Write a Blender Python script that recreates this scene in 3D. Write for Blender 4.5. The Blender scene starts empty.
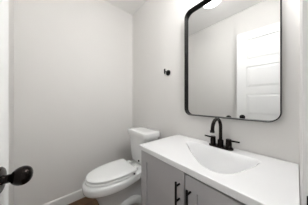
import bpy, bmesh, math
from mathutils import Vector, Matrix

S = bpy.context.scene
COL = S.collection

# ------------------------------------------------------------ camera
cam_data = bpy.data.cameras.new('camera')
cam_data.sensor_fit = 'HORIZONTAL'
cam_data.sensor_width = 36.0
cam_data.lens = 121.9 / 308 * 36.0
cam_data.clip_start = 0.01
cam = bpy.data.objects.new('camera', cam_data)
cam.location = (1.6301, -0.9521, 1.109)
cam.rotation_euler = (math.pi / 2, 0, math.radians(49.635))
COL.objects.link(cam)
S.camera = cam

# ------------------------------------------------------------ world, exposure
W = bpy.data.worlds.new('world')
W.use_nodes = True
W.node_tree.nodes['Background'].inputs[0].default_value = (1.0, 0.99, 0.98, 1)
W.node_tree.nodes['Background'].inputs[1].default_value = 0.36
S.world = W
S.view_settings.view_transform = 'Standard'
S.view_settings.look = 'None'
S.view_settings.gamma = 1
S.view_settings.use_curve_mapping = False
S.view_settings.exposure = 0.9
LAMP_STRENGTH = 4.0          # ceiling dome
GLOBE_STRENGTH = 27.5        # vanity light over the mirror


# ------------------------------------------------------------ materials
def srgb(r, g, b):
    f = lambda c: (c / 255 / 12.92) if c / 255 <= 0.04045 else ((c / 255 + 0.055) / 1.055) ** 2.4
    return (f(r), f(g), f(b), 1)


def material(name, rgb, rough=0.5, metal=0.0, noise=0.0, scale=40.0, bump=0.0, bscale=200.0, coat=0.0, spec=0.5):
    m = bpy.data.materials.new(name)
    m.use_nodes = True
    nt = m.node_tree
    b = nt.nodes['Principled BSDF']
    b.inputs['Roughness'].default_value = rough
    b.inputs['Metallic'].default_value = metal
    b.inputs['Coat Weight'].default_value = coat
    b.inputs['Specular IOR Level'].default_value = spec
    tc = nt.nodes.new('ShaderNodeTexCoord')
    n = nt.nodes.new('ShaderNodeTexNoise')
    n.inputs['Scale'].default_value = scale
    n.inputs['Detail'].default_value = 4
    nt.links.new(tc.outputs['Object'], n.inputs['Vector'])
    mix = nt.nodes.new('ShaderNodeMix')
    mix.data_type = 'RGBA'
    c = srgb(*rgb)
    mix.inputs['A'].default_value = tuple(x * (1 - noise) for x in c[:3]) + (1,)
    mix.inputs['B'].default_value = tuple(min(1, x * (1 + noise)) for x in c[:3]) + (1,)
    nt.links.new(n.outputs['Fac'], mix.inputs['Factor'])
    nt.links.new(mix.outputs['Result'], b.inputs['Base Color'])
    if bump:
        n2 = nt.nodes.new('ShaderNodeTexNoise')
        n2.inputs['Scale'].default_value = bscale
        nt.links.new(tc.outputs['Object'], n2.inputs['Vector'])
        bp = nt.nodes.new('ShaderNodeBump')
        bp.inputs['Strength'].default_value = bump
        bp.inputs['Distance'].default_value = 0.002
        nt.links.new(n2.outputs['Fac'], bp.inputs['Height'])
        nt.links.new(bp.outputs['Normal'], b.inputs['Normal'])
    return m


M_WALL = material('wall_paint', (233, 231, 228), 0.75, noise=0.01, scale=6, bump=0.08, bscale=350)
M_CEIL = material('ceiling_paint', (246, 245, 243), 0.85, noise=0.01, scale=6, bump=0.06)
M_TRIM = material('trim_paint', (240, 240, 238), 0.4, noise=0.006)
M_DOOR = material('door_paint', (243, 243, 242), 0.38, noise=0.006)
M_PORC = material('porcelain', (238, 239, 238), 0.12, noise=0.004, coat=0.4)
M_SEAT = material('seat_plastic', (242, 243, 242), 0.25, noise=0.004)
M_TOP = material('cultured_marble', (234, 234, 234), 0.16, noise=0.006, scale=8, coat=0.3)
M_CAB = material('grey_cabinet_paint', (186, 184, 185), 0.45, noise=0.015, scale=30)
M_BLACK = material('matte_black_metal', (18, 17, 17), 0.38, metal=0.6, noise=0.05)
M_BRONZE = material('dark_bronze', (30, 25, 23), 0.2, metal=0.85, noise=0.1, scale=60)
M_FRAME = material('black_frame_metal', (26, 25, 25), 0.3, metal=0.8, noise=0.05)
M_RUBBER = material('dark_rubber', (22, 22, 22), 0.6)
M_CHROME = material('nickel', (180, 178, 174), 0.25, metal=1.0)

M_GLASS = bpy.data.materials.new('mirror_silver')
M_GLASS.use_nodes = True
_b = M_GLASS.node_tree.nodes['Principled BSDF']
_b.inputs['Base Color'].default_value = (0.76, 0.765, 0.76, 1)
_b.inputs['Metallic'].default_value = 1
_b.inputs['Roughness'].default_value = 0.0

M_GLOW = bpy.data.materials.new('lamp_glass')
M_GLOW.use_nodes = True
_b = M_GLOW.node_tree.nodes['Principled BSDF']
_b.inputs['Base Color'].default_value = (0.9, 0.9, 0.88, 1)
_b.inputs['Emission Color'].default_value = (0.985, 0.99, 1.0, 1)
_b.inputs['Emission Strength'].default_value = LAMP_STRENGTH

M_GLOBE = M_GLOW.copy()
M_GLOBE.name = 'frosted_globe'
M_GLOBE.node_tree.nodes['Principled BSDF'].inputs['Emission Strength'].default_value = GLOBE_STRENGTH


def wood_floor():
    m = bpy.data.materials.new('brown_wood_planks')
    m.use_nodes = True
    nt = m.node_tree
    b = nt.nodes['Principled BSDF']
    b.inputs['Roughness'].default_value = 0.36
    tc = nt.nodes.new('ShaderNodeTexCoord')
    mp = nt.nodes.new('ShaderNodeMapping')
    mp.inputs['Rotation'].default_value = (0, 0, math.pi / 2)
    br = nt.nodes.new('ShaderNodeTexBrick')
    br.inputs['Color1'].default_value = srgb(116, 84, 52)
    br.inputs['Color2'].default_value = srgb(92, 66, 40)
    br.inputs['Mortar'].default_value = srgb(50, 36, 26)
    br.inputs['Scale'].default_value = 1
    br.inputs['Mortar Size'].default_value = 0.002
    br.inputs['Brick Width'].default_value = 1.1
    br.inputs['Row Height'].default_value = 0.14
    nt.links.new(tc.outputs['Object'], mp.inputs['Vector'])
    nt.links.new(mp.outputs['Vector'], br.inputs['Vector'])
    wv = nt.nodes.new('ShaderNodeTexNoise')
    mp2 = nt.nodes.new('ShaderNodeMapping')
    mp2.inputs['Scale'].default_value = (60, 4, 4)
    nt.links.new(tc.outputs['Object'], mp2.inputs['Vector'])
    nt.links.new(mp2.outputs['Vector'], wv.inputs['Vector'])
    wv.inputs['Scale'].default_value = 1
    wv.inputs['Detail'].default_value = 5
    mx = nt.nodes.new('ShaderNodeMix')
    mx.data_type = 'RGBA'
    mx.blend_type = 'MULTIPLY'
    mx.inputs['Factor'].default_value = 0.36
    nt.links.new(br.outputs['Color'], mx.inputs['A'])
    nt.links.new(wv.outputs['Color'], mx.inputs['B'])
    nt.links.new(mx.outputs['Result'], b.inputs['Base Color'])
    return m


M_FLOOR = wood_floor()


# ------------------------------------------------------------ mesh helpers
def obj(name, bm, mat, parent=None, loc=None, smooth=35, bevel=0, seg=3, subsurf=0):
    bmesh.ops.recalc_face_normals(bm, faces=bm.faces)
    me = bpy.data.meshes.new(name)
    bm.to_mesh(me)
    bm.free()
    if smooth:
        for p in me.polygons:
            p.use_smooth = True
        me.set_sharp_from_angle(angle=math.radians(smooth))
    me.materials.append(mat)
    o = bpy.data.objects.new(name, me)
    COL.objects.link(o)
    if parent:
        o.parent = parent
    if loc:
        o.location = loc
    if bevel:
        md = o.modifiers.new('bevel', 'BEVEL')
        md.width = bevel
        md.segments = seg
        md.limit_method = 'ANGLE'
        md.angle_limit = math.radians(40)
    if subsurf:
        md = o.modifiers.new('subsurf', 'SUBSURF')
        md.levels = md.render_levels = subsurf
    return o


def box(bm, x0, x1, y0, y1, z0, z1):
    r = bmesh.ops.create_cube(bm, size=1, matrix=Matrix.Translation(((x0 + x1) / 2, (y0 + y1) / 2, (z0 + z1) / 2))
                              @ Matrix.Diagonal((x1 - x0, y1 - y0, z1 - z0, 1)))
    return r['verts']


def boxes(*bs):
    bm = bmesh.new()
    for b in bs:
        box(bm, *b)
    return bm


def loft(bm, rings, cap=True, closed=False):
    """rings: lists of points, all the same length, each a closed loop"""
    vs = [[bm.verts.new(p) for p in r] for r in rings]
    n = len(vs[0])
    pairs = list(zip(vs, vs[1:]))
    if closed:
        pairs.append((vs[-1], vs[0]))
    for a, b in pairs:
        for i in range(n):
            bm.faces.new((a[i], a[(i + 1) % n], b[(i + 1) % n], b[i]))
    if cap and not closed:
        bm.faces.new(vs[0][::-1])
        bm.faces.new(vs[-1])
    return vs


def lathe(bm, prof, axis='Z', at=(0, 0, 0), n=32):
    """prof: (radius, height) pairs turned about an axis through at"""
    rings = []
    for r, h in prof:
        ring = []
        for i in range(n):
            t = 2 * math.pi * i / n
            c, s = max(r, 1e-4) * math.cos(t), max(r, 1e-4) * math.sin(t)
            p = {'Z': (c, s, h), 'Y': (c, h, s), 'X': (h, c, s)}[axis]
            ring.append((p[0] + at[0], p[1] + at[1], p[2] + at[2]))
        rings.append(ring)
    loft(bm, rings)


def tube(bm, path, rad, n=16):
    """round tube along a path; rad is a number or one number per point"""
    P = [Vector(p) for p in path]
    R = rad if isinstance(rad, (list, tuple)) else [rad] * len(P)
    rings = []
    ref = None
    for i, p in enumerate(P):
        t = (P[min(i + 1, len(P) - 1)] - P[max(i - 1, 0)]).normalized()
        if ref is None:
            ref = t.orthogonal().normalized()
        u = (ref - t * ref.dot(t)).normalized()
        ref = u
        v = t.cross(u)
        rings.append([p + (u * math.cos(a) + v * math.sin(a)) * R[i]
                      for a in (2 * math.pi * k / n for k in range(n))])
    loft(bm, rings)


def rrect(x0, x1, z0, z1, r, n=8):
    """closed loop of (x, z) points: a rectangle with round corners"""
    out = []
    for cx, cz, a0 in ((x1 - r, z1 - r, 0), (x0 + r, z1 - r, 90), (x0 + r, z0 + r, 180), (x1 - r, z0 + r, 270)):
        for k in range(n + 1):
            a = math.radians(a0 + 90 * k / n)
            out.append((cx + r * math.cos(a), cz + r * math.sin(a)))
    return out


def empty(name, loc, label=None, cat=None, rotz=0):
    o = bpy.data.objects.new(name, None)
    o.empty_display_size = 0.1
    o.location = loc
    o.rotation_euler = (0, 0, rotz)
    COL.objects.link(o)
    if label:
        o['label'] = label
        o['category'] = cat
    return o


def structure(name, bm, mat, label=None, cat=None, **k):
    o = obj(name, bm, mat, smooth=k.pop('smooth', 0), **k)
    o['kind'] = 'structure'
    if label:
        o['label'] = label
        o['category'] = cat
    return o


# ------------------------------------------------------------ the room (x 0..XR, y YF..0, z 0..H)
XR, YF, H = 1.637, -1.2, 2.44
DY0, DY1, DZ = -1.122, -0.58, 2.06        # doorway in the right wall
XO = 1.75                                # far face of the right wall
structure('floor', boxes((-0.1, 2.9, -2.4, 0.1, -0.05, 0)), M_FLOOR, 'brown wood plank floor', 'floor')
structure('ceiling', boxes((-0.1, XO, YF - 0.1, 0.1, H, H + 0.08)), M_CEIL, 'flat off-white ceiling', 'ceiling')
structure('wall_left', boxes((-0.1, 0, YF - 0.1, 0.1, 0, H)), M_WALL, 'plain greige wall to the left of the toilet', 'wall')
structure('wall_back', boxes((0, XO, 0, 0.1, 0, H)), M_WALL, 'greige wall that carries the mirror', 'wall')
structure('wall_front', boxes((0, XO, YF - 0.1, YF, 0, H)), M_WALL, 'greige wall behind the open door', 'wall')
structure('wall_right', boxes((XR, XO, DY1 + 0.018, 0, 0, H), (XR, XO, YF, DY0 - 0.018, 0, H),
                              (XR, XO, DY0 - 0.018, DY1 + 0.018, DZ + 0.018, H)),
          M_WALL, 'wall at the right end of the vanity, with the doorway', 'wall')
jamb = structure('trim_1', boxes((XR - 0.0005, XO + 0.002, DY1, DY1 + 0.018, 0, DZ + 0.018),
                                 (XR - 0.0005, XO + 0.002, DY0 - 0.018, DY0, 0, DZ + 0.018),
                                 (XR - 0.0005, XO + 0.002, DY0, DY1, DZ, DZ + 0.018),
                                 (XR + 0.045, XR + 0.08, DY1 - 0.011, DY1, 0, DZ),
                                 (XR + 0.045, XR + 0.08, DY0, DY0 + 0.011, 0, DZ),
                                 (XR + 0.045, XR + 0.08, DY0 + 0.011, DY1 - 0.011, DZ - 0.011, DZ)),
                 M_TRIM, 'white painted door jamb at the right edge', 'door jamb')
bm = boxes((XR + 0.0045, XR + 0.034, DY1 - 0.0022, DY1, 0.865, 0.932))
sp = obj('strike_plate', bm, M_BLACK, jamb, smooth=0, bevel=0.0008, seg=2)
sp['label'] = 'black strike plate on the jamb'


def baseboard(name, prof_pts, label):
    bm = bmesh.new()
    loft(bm, prof_pts)
    structure(name, bm, M_TRIM, label, 'baseboard', smooth=20)


def bb_profile(t=0.014, h=0.1):
    return [(0.0, 0.0), (t, 0.0), (t, h - 0.012), (t - 0.004, h - 0.003), (t - 0.008, h), (0.0, h)]


baseboard('baseboard_left', [[(d, y, z) for d, z in bb_profile()] for y in (YF, 0)], 'white baseboard along the left wall')
baseboard('baseboard_back', [[(x, -d, z) for d, z in bb_profile()] for x in (0.014, 0.886)],
          'white baseboard behind the toilet')
baseboard('baseboard_front', [[(x, YF + d, z) for d, z in bb_profile()] for x in (0.014, XR)],
          'white baseboard behind the open door')

# ------------------------------------------------------------ the open door
DW, DH, DT = 0.545, 2.035, 0.035
LX, LY = 1.085, -1.045                   # face corner at the latch edge
ang = math.atan2(-0.058, DW)
door = empty('door_1', (LX, LY, 0.008), 'white five panel door standing open against the front wall', 'door', ang)
door['kind'] = 'structure'


def door_leaf():
    bm = bmesh.new()
    rec = 0.008
    stile, rail, top, bot = 0.108, 0.095, 0.105, 0.22
    ph = (DH - top - bot - 4 * rail) / 5
    box(bm, stile - 0.001, DW - stile + 0.001, -DT + rec, -rec, 0.1, DH - 0.05)
    box(bm, 0, stile, -DT, 0, 0, DH)
    box(bm, DW - stile, DW, -DT, 0, 0, DH)
    z = bot
    box(bm, stile, DW - stile, -DT, 0, 0, bot)
    for i in range(5):
        z0, z1 = z, z + ph
        # raised field with sloping borders, on both faces
        for s in (0, 1):
            yb, yt = (-rec, -0.002) if s == 0 else (-DT + rec, -DT + 0.002)
            rings = []
            for ins, y in ((0.0, yb), (0.004, yb), (0.03, yt), (0.04, yt)):
                rings.append([(stile + ins, y, z0 + ins), (DW - stile - ins, y, z0 + ins),
                              (DW - stile - ins, y, z1 - ins), (stile + ins, y, z1 - ins)])
            loft(bm, rings)
        z = z1
        t = top if i == 4 else rail
        box(bm, stile, DW - stile, -DT, 0, z, z + t)
        z += t
    return bm


obj('door_leaf', door_leaf(), M_DOOR, door, smooth=0)


def knob(sign, px, pz):
    """egg shaped knob on a round rosette; sign +1 = on the room face"""
    b = bmesh.new()
    y0 = 0.0 if sign > 0 else -DT
    prof = [(0.0, 0.0), (0.0325, 0.0), (0.0325, 0.003), (0.029, 0.0065), (0.020, 0.008), (0.0, 0.008)]
    lathe(b, [(r, y0 + sign * h) for r, h in prof], 'Y', (px, 0, pz))
    rose = obj('door_knob', b, M_BRONZE, door)
    rose['label'] = 'dark bronze door knob'
    b = bmesh.new()
    lathe(b, [(r, y0 + sign * h) for r, h in ((0, .007), (0.0125, .007), (0.0105, .012), (0.0105, .021), (0.0125, .024), (0, .024))],
          'Y', (px, 0, pz))
    obj('neck', b, M_BRONZE, rose)
    b = bmesh.new()
    pr = []
    L0, L1 = 0.020, 0.063
    for k in range(21):
        t = k / 20
        h = L0 + (L1 - L0) * (1 - math.cos(math.pi * t)) / 2
        u = (h - L0) / (L1 - L0)
        r = 0.0245 * math.sqrt(max(0, 1 - (2 * u - 1) ** 2)) ** 0.85 * (0.9 + 0.13 * u)
        pr.append((r, y0 + sign * h))
    lathe(b, pr, 'Y', (px, 0, pz))
    obj('handle', b, M_BRONZE, rose)


knob(1, 0.062, 0.905)
knob(-1, 0.062, 0.905)
for hz in (0.2, 1.0, 1.8):
    b = bmesh.new()
    lathe(b, [(0, hz - 0.045), (0.0055, hz - 0.045), (0.0055, hz + 0.045), (0, hz + 0.045)], 'Z', (DW + 0.004, 0.006, 0), n=12)
    obj('hinge', b, M_BLACK, door)

# ------------------------------------------------------------ ceiling light
light = empty('ceiling_light', (0.92, -0.64, H), 'round white flush dome light glowing on the ceiling', 'ceiling light')
b = bmesh.new()
lathe(b, [(0, 0), (0.125, 0), (0.130, -0.006), (0.130, -0.022), (0.124, -0.026), (0, -0.026)], n=48)
obj('base', b, M_TRIM, light)
b = bmesh.new()
lathe(b, [(0.118 * math.cos(math.radians(a)), -0.024 - 0.055 * math.sin(math.radians(a))) for a in range(0, 91, 6)], n=48)
obj('glass_dome', b, M_GLOW, light)

# ------------------------------------------------------------ toilet
TX = 0.467
toilet = empty('toilet', (TX, -0.02, 0), 'white two piece toilet with closed lid beside the grey vanity', 'toilet')


def outline(w, yf, yc, yb, wr, rc=0.03, n=18, z=0.0):
    """egg outline: half ellipse to the front, tapering sides and round corners at the back"""
    right = []
    for k in range(n + 1):
        t = math.pi / 2 * k / n
        c = math.sin(t)
        right.append((w * c ** 0.92, yc + (yf - yc) * math.cos(t) ** 0.96, z))
    m = 8
    for k in range(1, m + 1):
        t = k / m
        s = t * t * (3 - 2 * t)
        right.append((w + (wr - w) * s, yc + (yb - rc - yc) * t, z))
    for k in range(1, 6):
        a = math.pi / 2 * k / 5
        right.append((wr - rc + rc * math.cos(a), yb - rc + rc * math.sin(a), z))
    left = [(-x, y, z) for x, y, z in right[1:]]
    return right + left[::-1]


# y below is measured from the empty at y = -0.02
def T(ring):
    return [(x, y + 0.02, z) for x, y, z in ring]


b = bmesh.new()
loft(b, [T(outline(*a[:5], rc=a[5], z=a[6])) for a in (
    (0.112, -0.610, -0.36, -0.10, 0.112, 0.05, 0.0),
    (0.112, -0.610, -0.36, -0.10, 0.112, 0.05, 0.012),
    (0.100, -0.598, -0.36, -0.105, 0.102, 0.05, 0.03),
    (0.088, -0.595, -0.38, -0.105, 0.092, 0.05, 0.10),
    (0.090, -0.610, -0.40, -0.10, 0.090, 0.05, 0.17),
    (0.098, -0.635, -0.42, -0.085, 0.094, 0.05, 0.235),
    (0.118, -0.668, -0.44, -0.07, 0.102, 0.05, 0.290),
    (0.140, -0.700, -0.45, -0.06, 0.110, 0.05, 0.325),
    (0.150, -0.713, -0.45, -0.058, 0.113, 0.05, 0.334),
    (0.168, -0.738, -0.455, -0.052, 0.117, 0.05, 0.338),
    (0.175, -0.746, -0.455, -0.048, 0.120, 0.05, 0.346),
    (0.177, -0.748, -0.455, -0.045, 0.122, 0.05, 0.360),
    (0.178, -0.750, -0.455, -0.045, 0.122, 0.05, 0.392),
    (0.175, -0.746, -0.455, -0.048, 0.120, 0.05, 0.405),
    (0.167, -0.737, -0.455, -0.055, 0.114, 0.05, 0.411),
)])
obj('bowl', b, M_PORC, toilet, smooth=60)
# the exposed trapway bulging from each side of the pedestal
for s in (-1, 1):
    b = bmesh.new()
    pth = [(s * 0.070, -0.50, 0.04), (s * 0.080, -0.45, 0.085), (s * 0.084, -0.39, 0.122), (s * 0.086, -0.32, 0.132),
           (s * 0.086, -0.26, 0.115), (s * 0.086, -0.215, 0.075), (s * 0.085, -0.20, 0.03)]
    fine = []
    for i in range(len(pth) - 1):
        for k in range(4):
            p0 = Vector(pth[max(i - 1, 0)]); p1 = Vector(pth[i]); p2 = Vector(pth[i + 1]); p3 = Vector(pth[min(i + 2, len(pth) - 1)])
            t = k / 4
            fine.append(0.5 * (2 * p1 + (p2 - p0) * t + (2 * p0 - 5 * p1 + 4 * p2 - p3) * t * t + (3 * p1 - p0 - 3 * p2 + p3) * t ** 3))
    fine.append(Vector(pth[-1]))
    tube(b, fine, [0.03 + 0.012 * min(1, i / 6) for i in range(len(fine))], 18)
    obj('trapway', b, M_PORC, toilet, smooth=60)
    b = bmesh.new()
    lathe(b, [(0, 0.0), (0.016, 0.0), (0.016, 0.012), (0.012, 0.022), (0.005, 0.026), (0, 0.027)], 'Z', (s * 0.125, -0.27, 0.0), 20)
    obj('bolt_cap', b, M_PORC, toilet)
# seat ring and lid
b = bmesh.new()
so = [T(outline(w, yf, -0.44, yb, wr, rc=0.035, z=z)) for w, yf, yb, wr, z in (
    (0.152, -0.718, -0.312, 0.147, 0.412), (0.160, -0.727, -0.305, 0.153, 0.416), (0.161, -0.729, -0.305, 0.154, 0.4295),
    (0.156, -0.723, -0.307, 0.150, 0.4355))]
si = [T(outline(w, yf, -0.45, yb, wr, rc=0.05, z=z)) for w, yf, yb, wr, z in (
    (0.108, -0.665, -0.345, 0.10, 0.4335), (0.104, -0.660, -0.35, 0.096, 0.428), (0.104, -0.660, -0.35, 0.096, 0.416),
    (0.108, -0.665, -0.345, 0.10, 0.412))]
loft(b, so + si, closed=True)
obj('seat', b, M_SEAT, toilet, smooth=50)
b = bmesh.new()
loft(b, [T(outline(w, yf, -0.44, yb, wr, rc=0.02, z=z)) for w, yf, yb, wr, z in (
    (0.151, -0.712, -0.312, 0.146, 0.4385), (0.158, -0.721, -0.305, 0.154, 0.442), (0.160, -0.724, -0.304, 0.155, 0.452),
    (0.157, -0.720, -0.306, 0.152, 0.4585), (0.147, -0.709, -0.314, 0.143, 0.4620), (0.11, -0.66, -0.34, 0.108, 0.4645),
    (0.05, -0.55, -0.38, 0.045, 0.4655))])
obj('lid', b, M_SEAT, toilet, smooth=50)
for s in (-1, 1):
    b = boxes((s * 0.075 - 0.024, s * 0.075 + 0.024, -0.283, -0.235, 0.4095, 0.446))
    obj('hinge', b, M_SEAT, toilet, bevel=0.008)
    b = bmesh.new()
    lathe(b, [(0, -0.004), (0.0065, -0.004), (0.0065, 0.005), (0.004, 0.007), (0, 0.007)], 'X', (s * 0.160, -0.325, 0.433), 16)
    pin = obj('bumper', b, M_RUBBER, toilet)
    pin['label'] = 'small dark bumper between seat and lid'
# tank: tapered towards the bottom
def rrz(x0, x1, y0, y1, r, z, n=6):
    return [(x, y, z) for x, y in rrect(x0, x1, y0, y1, r, n)]


b = bmesh.new()
loft(b, [rrz(-a, a, f_, k, r, z) for a, f_, k, r, z in (
    (0.130, -0.165, -0.020, 0.03, 0.4115), (0.146, -0.176, -0.013, 0.03, 0.420), (0.152, -0.182, -0.010, 0.03, 0.445),
    (0.161, -0.194, -0.010, 0.028, 0.58), (0.166, -0.200, -0.010, 0.026, 0.71), (0.166, -0.200, -0.010, 0.026, 0.734))])
tank = obj('tank', b, M_PORC, toilet, smooth=50)
b = bmesh.new()
loft(b, [rrz(-a, a, f_, k, r, z, 8) for a, f_, k, r, z in (
    (0.182, -0.212, -0.007, 0.03, 0.7285), (0.1885, -0.2185, -0.004, 0.035, 0.7315), (0.190, -0.220, -0.003, 0.036, 0.742),
    (0.190, -0.220, -0.003, 0.036, 0.782), (0.1875, -0.2175, -0.0045, 0.035, 0.7885), (0.182, -0.212, -0.009, 0.033, 0.792),
    (0.12, -0.16, -0.05, 0.03, 0.793))])
obj('tank_lid', b, M_PORC, toilet, smooth=50)
b = bmesh.new()
lathe(b, [(0, 0.0), (0.010, 0.0), (0.010, -0.008), (0.007, -0.011), (0, -0.012)], 'Y', (0.026, -0.1830, 0.463), 20)
bolt = obj('tank_bolt', b, M_RUBBER, toilet)
bolt['label'] = 'small black fitting low on the tank'

# ------------------------------------------------------------ vanity cabinet
VX0, VX1, VYF, VZT = 0.884, 1.634, -0.421, 0.770
van = empty('bathroom_vanity', ((VX0 + VX1) / 2, 0, 0), 'grey two door vanity cabinet with black bar pulls under the white top', 'vanity')
ox = (VX0 + VX1) / 2


def vbox(*bs):
    return boxes(*[(x0 - ox, x1 - ox, y0, y1, z0, z1) for x0, x1, y0, y1, z0, z1 in bs])


obj('body', vbox((VX0, VX0 + 0.018, VYF, -0.002, 0.0, VZT - 0.0005), (VX1 - 0.018, VX1, VYF, -0.002, 0.0, VZT - 0.0005),
                 (VX0 + 0.018, VX1 - 0.018, -0.012, -0.002, 0.1, VZT - 0.06),
                 (VX0 + 0.018, VX1 - 0.018, VYF, -0.012, 0.1, 0.118),
                 (VX0 + 0.018, VX1 - 0.018, VYF, VYF + 0.018, VZT - 0.04, VZT - 0.0005)), M_CAB, van, smooth=0)
obj('toe_kick', vbox((VX0 + 0.018, VX1 - 0.018, VYF + 0.06, VYF + 0.075, 0, 0.1)), M_CAB, van, smooth=0)


def shaker(x0, x1, z0, z1, hx):
    fr, yb, yf = 0.062, VYF - 0.0015, VYF - 0.021
    b = vbox((x0, x0 + fr, yf, yb, z0, z1), (x1 - fr, x1, yf, yb, z0, z1),
             (x0 + fr, x1 - fr, yf, yb, z0, z0 + fr), (x0 + fr, x1 - fr, yf, yb, z1 - fr, z1),
             (x0 + fr - 0.001, x1 - fr + 0.001, yf + 0.009, yb, z0 + fr - 0.001, z1 - fr + 0.001))
    d = obj('door', b, M_CAB, van, smooth=0)
    top, L = z1 - 0.050, 0.118
    b = bmesh.new()
    yh = yf - 0.030
    tube(b, [(hx - ox, yh, top), (hx - ox, yh, top - L)], 0.0058, 16)
    for dz in (0.021, 0.021 + 0.076):
        tube(b, [(hx - ox, yf, top - dz), (hx - ox, yh, top - dz)], 0.0048, 12)
    h = obj('handle', b, M_BLACK, d)
    h['label'] = 'black bar pull'


shaker(VX0 + 0.002, 1.2640, 0.112, 0.7580, 1.234)
shaker(1.2700, VX1 - 0.002, 0.109, 0.7520, 1.299)

# ------------------------------------------------------------ vanity top with the moulded basin
CX0, CX1, CY0, CY1, CZ = 0.879, 1.6345, -0.457, -0.005, 0.80
CTRL = [(1.068, -0.140), (1.120, -0.200), (1.185, -0.262), (1.280, -0.345), (1.345, -0.383), (1.405, -0.382), (1.450, -0.335),
        (1.480, -0.240), (1.500, -0.150), (1.490, -0.108), (1.400, -0.100), (1.275, -0.100), (1.150, -0.100), (1.085, -0.106)]


def closed_spline(P, k=6):
    out = []
    n = len(P)
    for i in range(n):
        p0, p1, p2, p3 = P[i - 1], P[i], P[(i + 1) % n], P[(i + 2) % n]
        for j in range(k):
            t = j / k
            out.append(tuple(0.5 * (2 * b_ + (c - a) * t + (2 * a - 5 * b_ + 4 * c - d) * t * t + (3 * b_ - a - 3 * c + d) * t ** 3)
                             for a, b_, c, d in zip(p0, p1, p2, p3)))
    return out


RIM = closed_spline(CTRL)


def inside_depth(x, y):
    """distance to the basin rim, negative outside"""
    best, ins = 1e9, False
    n = len(RIM)
    for i in range(n):
        ax, ay = RIM[i]
        bx, by = RIM[(i + 1) % n]
        dx, dy = bx - ax, by - ay
        L = dx * dx + dy * dy
        t = 0 if L == 0 else max(0, min(1, ((x - ax) * dx + (y - ay) * dy) / L))
        best = min(best, (x - ax - t * dx) ** 2 + (y - ay - t * dy) ** 2)
        if (ay > y) != (by > y) and x < (bx - ax) * (y - ay) / (by - ay) + ax:
            ins = not ins
    d = math.sqrt(best)
    return d if ins else -d


def basin_z(x, y):
    d = inside_depth(x, y)
    t = (d + 0.010) / 0.085
    if t <= 0:
        return CZ
    t = min(1, t)
    return CZ - 0.140 * (0.5 * t * t * (3 - 2 * t) + 0.5 * (1 - (1 - t * t) ** 2))


vt = empty('countertop', ((CX0 + CX1) / 2, CY0, CZ - 0.03), 'glossy white vanity top with a moulded basin, set on the grey vanity', 'countertop')
tx, ty, tz = vt.location
b = bmesh.new()
NX, NY = 150, 92
er = 0.0025
xs = [CX0, CX0 + er * 0.3, CX0 + er] + [CX0 + er + (CX1 - CX0 - er) * i / NX for i in range(1, NX + 1)]
ys = [CY0, CY0 + er * 0.3, CY0 + er] + [CY0 + er + (CY1 - CY0 - er) * i / NY for i in range(1, NY + 1)]


def edge(v, v0):
    d = v - v0
    return 0 if d >= er else er - math.sqrt(max(0, er * er - (er - d) ** 2))


grid = [[b.verts.new((x - tx, y - ty, basin_z(x, y) - max(edge(x, CX0), edge(y, CY0)) - tz)) for y in ys] for x in xs]
for i in range(len(xs) - 1):
    for j in range(len(ys) - 1):
        b.faces.new((grid[i][j], grid[i + 1][j], grid[i + 1][j + 1], grid[i][j + 1]))
# skirt and underside
loop = [grid[i][0] for i in range(len(xs))] + [grid[-1][j] for j in range(1, len(ys))] + \
       [grid[i][-1] for i in range(len(xs) - 2, -1, -1)] + [grid[0][j] for j in range(len(ys) - 2, 0, -1)]
low = [b.verts.new((v.co.x, v.co.y, 0.0)) for v in loop]
for i in range(len(loop)):
    k = (i + 1) % len(loop)
    b.faces.new((loop[i], low[i], low[k], loop[k]))
# underside rim strip (open over the bowl, which hangs into the cabinet)
inn = [b.verts.new((v.co.x * 0.94, (v.co.y - 0.23) * 0.9 + 0.23, 0.0)) for v in loop]
for i in range(len(loop)):
    k = (i + 1) % len(loop)
    b.faces.new((low[i], inn[i], inn[k], low[k]))
obj('slab', b, M_TOP, vt, smooth=50)

# ------------------------------------------------------------ faucet
FX, FY = 1.286, -0.056
fau = empty('faucet', (FX, FY, CZ), 'dark bronze two handle high arc faucet on the white vanity top', 'faucet')
b = bmesh.new()
loft(b, [[(x, y, z) for x, y in rrect(-a, a, -c, c, c * 0.98, 8)] for a, c, z in
         ((0.078, 0.027, 0.0004), (0.078, 0.027, 0.009), (0.075, 0.024, 0.0125), (0.06, 0.015, 0.0135))])
obj('base', b, M_BRONZE, fau)
b = bmesh.new()
lathe(b, [(0, 0.012), (0.0185, 0.012), (0.0185, 0.050), (0.0165, 0.053), (0, 0.053)], n=28)
obj('collar', b, M_BRONZE, fau)
path = [(0, 0, 0.03), (0, 0, 0.08), (0, 0, 0.115)]
R_ = 0.062
HC = 0.138
for k in range(0, 17):
    a = math.radians(180 - 180 * k / 16)
    path.append((0, -R_ - R_ * math.cos(a), HC + R_ * math.sin(a)))
path[3:] = [(0, -(R_ + R_ * math.cos(math.radians(180 - 11.25 * k))), HC + R_ * math.sin(math.radians(180 - 11.25 * k))) for k in range(17)]
path.append((0, -2 * R_ - 0.002, HC - 0.008))
b = bmesh.new()
tube(b, path, 0.0108, 18)
spout = obj('spout', b, M_BRONZE, fau, smooth=60)
b = bmesh.new()
tube(b, [(0, -2 * R_ - 0.002, HC - 0.004), (0, -2 * R_ - 0.003, HC - 0.017)], 0.0135, 20)
obj('aerator', b, M_BRONZE, spout)
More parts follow.
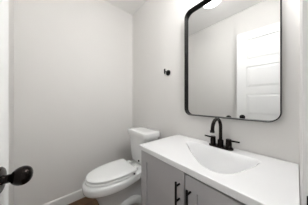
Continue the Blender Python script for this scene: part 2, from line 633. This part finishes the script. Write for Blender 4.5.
for s in (-1, 1):
    b = bmesh.new()
    lathe(b, [(0, 0.011), (0.0180, 0.011), (0.0180, 0.044), (0.0170, 0.0465), (0.0170, 0.064), (0.014, 0.067), (0, 0.067)], 'Z', (s * 0.0508, 0, 0), 28)
    hnd = obj('handle', b, M_BRONZE, fau)
    b = bmesh.new()
    tube(b, [(s * 0.058, 0, 0.058), (s * 0.085, 0, 0.059), (s * 0.112, 0, 0.060)], [0.0062, 0.0055, 0.005], 14)
    obj('lever', b, M_BRONZE, hnd)

# ------------------------------------------------------------ mirror
MX0, MX1, MZ0, MZ1, MR = 0.976, 1.577, 0.999, 1.912, 0.058
mir = empty('wall_mirror', ((MX0 + MX1) / 2, 0, MZ0), 'tall mirror with a thin black round cornered frame', 'mirror')
mx = (MX0 + MX1) / 2
b = bmesh.new()
FW = 0.005


def mloop(ins, y):
    return [(x - mx, y, z - MZ0) for x, z in rrect(MX0 + ins, MX1 - ins, MZ0 + ins, MZ1 - ins, MR - ins, 12)]


loft(b, [mloop(0, -0.001), mloop(0, -0.039), mloop(0.001, -0.040), mloop(FW - 0.001, -0.040), mloop(FW, -0.039), mloop(FW, -0.001)],
     closed=True)
obj('frame', b, M_FRAME, mir, smooth=40)
b = bmesh.new()
loft(b, [mloop(FW, -0.003), mloop(FW, -0.012)])
obj('glass', b, M_GLASS, mir, smooth=0)

# ------------------------------------------------------------ vanity light over the mirror (above the picture's top edge)
vl = empty('vanity_light', (1.42, 0, 2.11), 'black bar light with three frosted globes above the mirror', 'wall light')
b = bmesh.new()
loft(b, [[(x, y, z) for x, z in rrect(-0.06, 0.06, -0.055, 0.055, 0.012)] for y in (-0.0005, -0.022)])
obj('back_plate', b, M_BLACK, vl)
b = bmesh.new()
tube(b, [(0, -0.02, 0), (0, -0.21, 0)], 0.011)
tube(b, [(-0.145, -0.21, 0), (0.145, -0.21, 0)], 0.009)
obj('arm', b, M_BLACK, vl)
for gx in (-0.115, 0.0, 0.115):
    b = bmesh.new()
    lathe(b, [(0, -0.004), (0.020, -0.006), (0.024, -0.012), (0.024, -0.034), (0, -0.034)], 'Z', (gx, -0.21, 0), 24)
    cup = obj('socket', b, M_BLACK, vl)
    b = bmesh.new()
    lathe(b, [(0.055 * math.sin(math.radians(a)), -0.084 + 0.055 * math.cos(math.radians(a))) for a in range(0, 181, 9)],
          'Z', (gx, -0.21, 0), 32)
    obj('globe', b, M_GLOBE, cup)

# ------------------------------------------------------------ robe hook
HX, HZ = 0.746, 1.423
hook = empty('robe_hook', (HX, 0, HZ), 'small black robe hook on the wall left of the mirror', 'robe hook')
b = bmesh.new()
lathe(b, [(0, -0.0005), (0.029, -0.0005), (0.029, -0.008), (0.026, -0.011), (0, -0.010)], 'Y', n=28)
obj('base', b, M_BLACK, hook)
b = bmesh.new()
tube(b, [(0, -0.008, 0.0), (0, -0.030, 0.002), (0, -0.054, 0.006)], 0.0055, 16)
obj('post', b, M_BLACK, hook)
b = bmesh.new()
tube(b, [(0, -0.056, -0.0200), (0, -0.056, -0.0190), (0, -0.056, -0.0170), (0, -0.056, 0.029), (0, -0.056, 0.031), (0, -0.056, 0.032)],
     [0.004, 0.0065, 0.008, 0.008, 0.0065, 0.004], 16)
obj('peg', b, M_BLACK, hook)
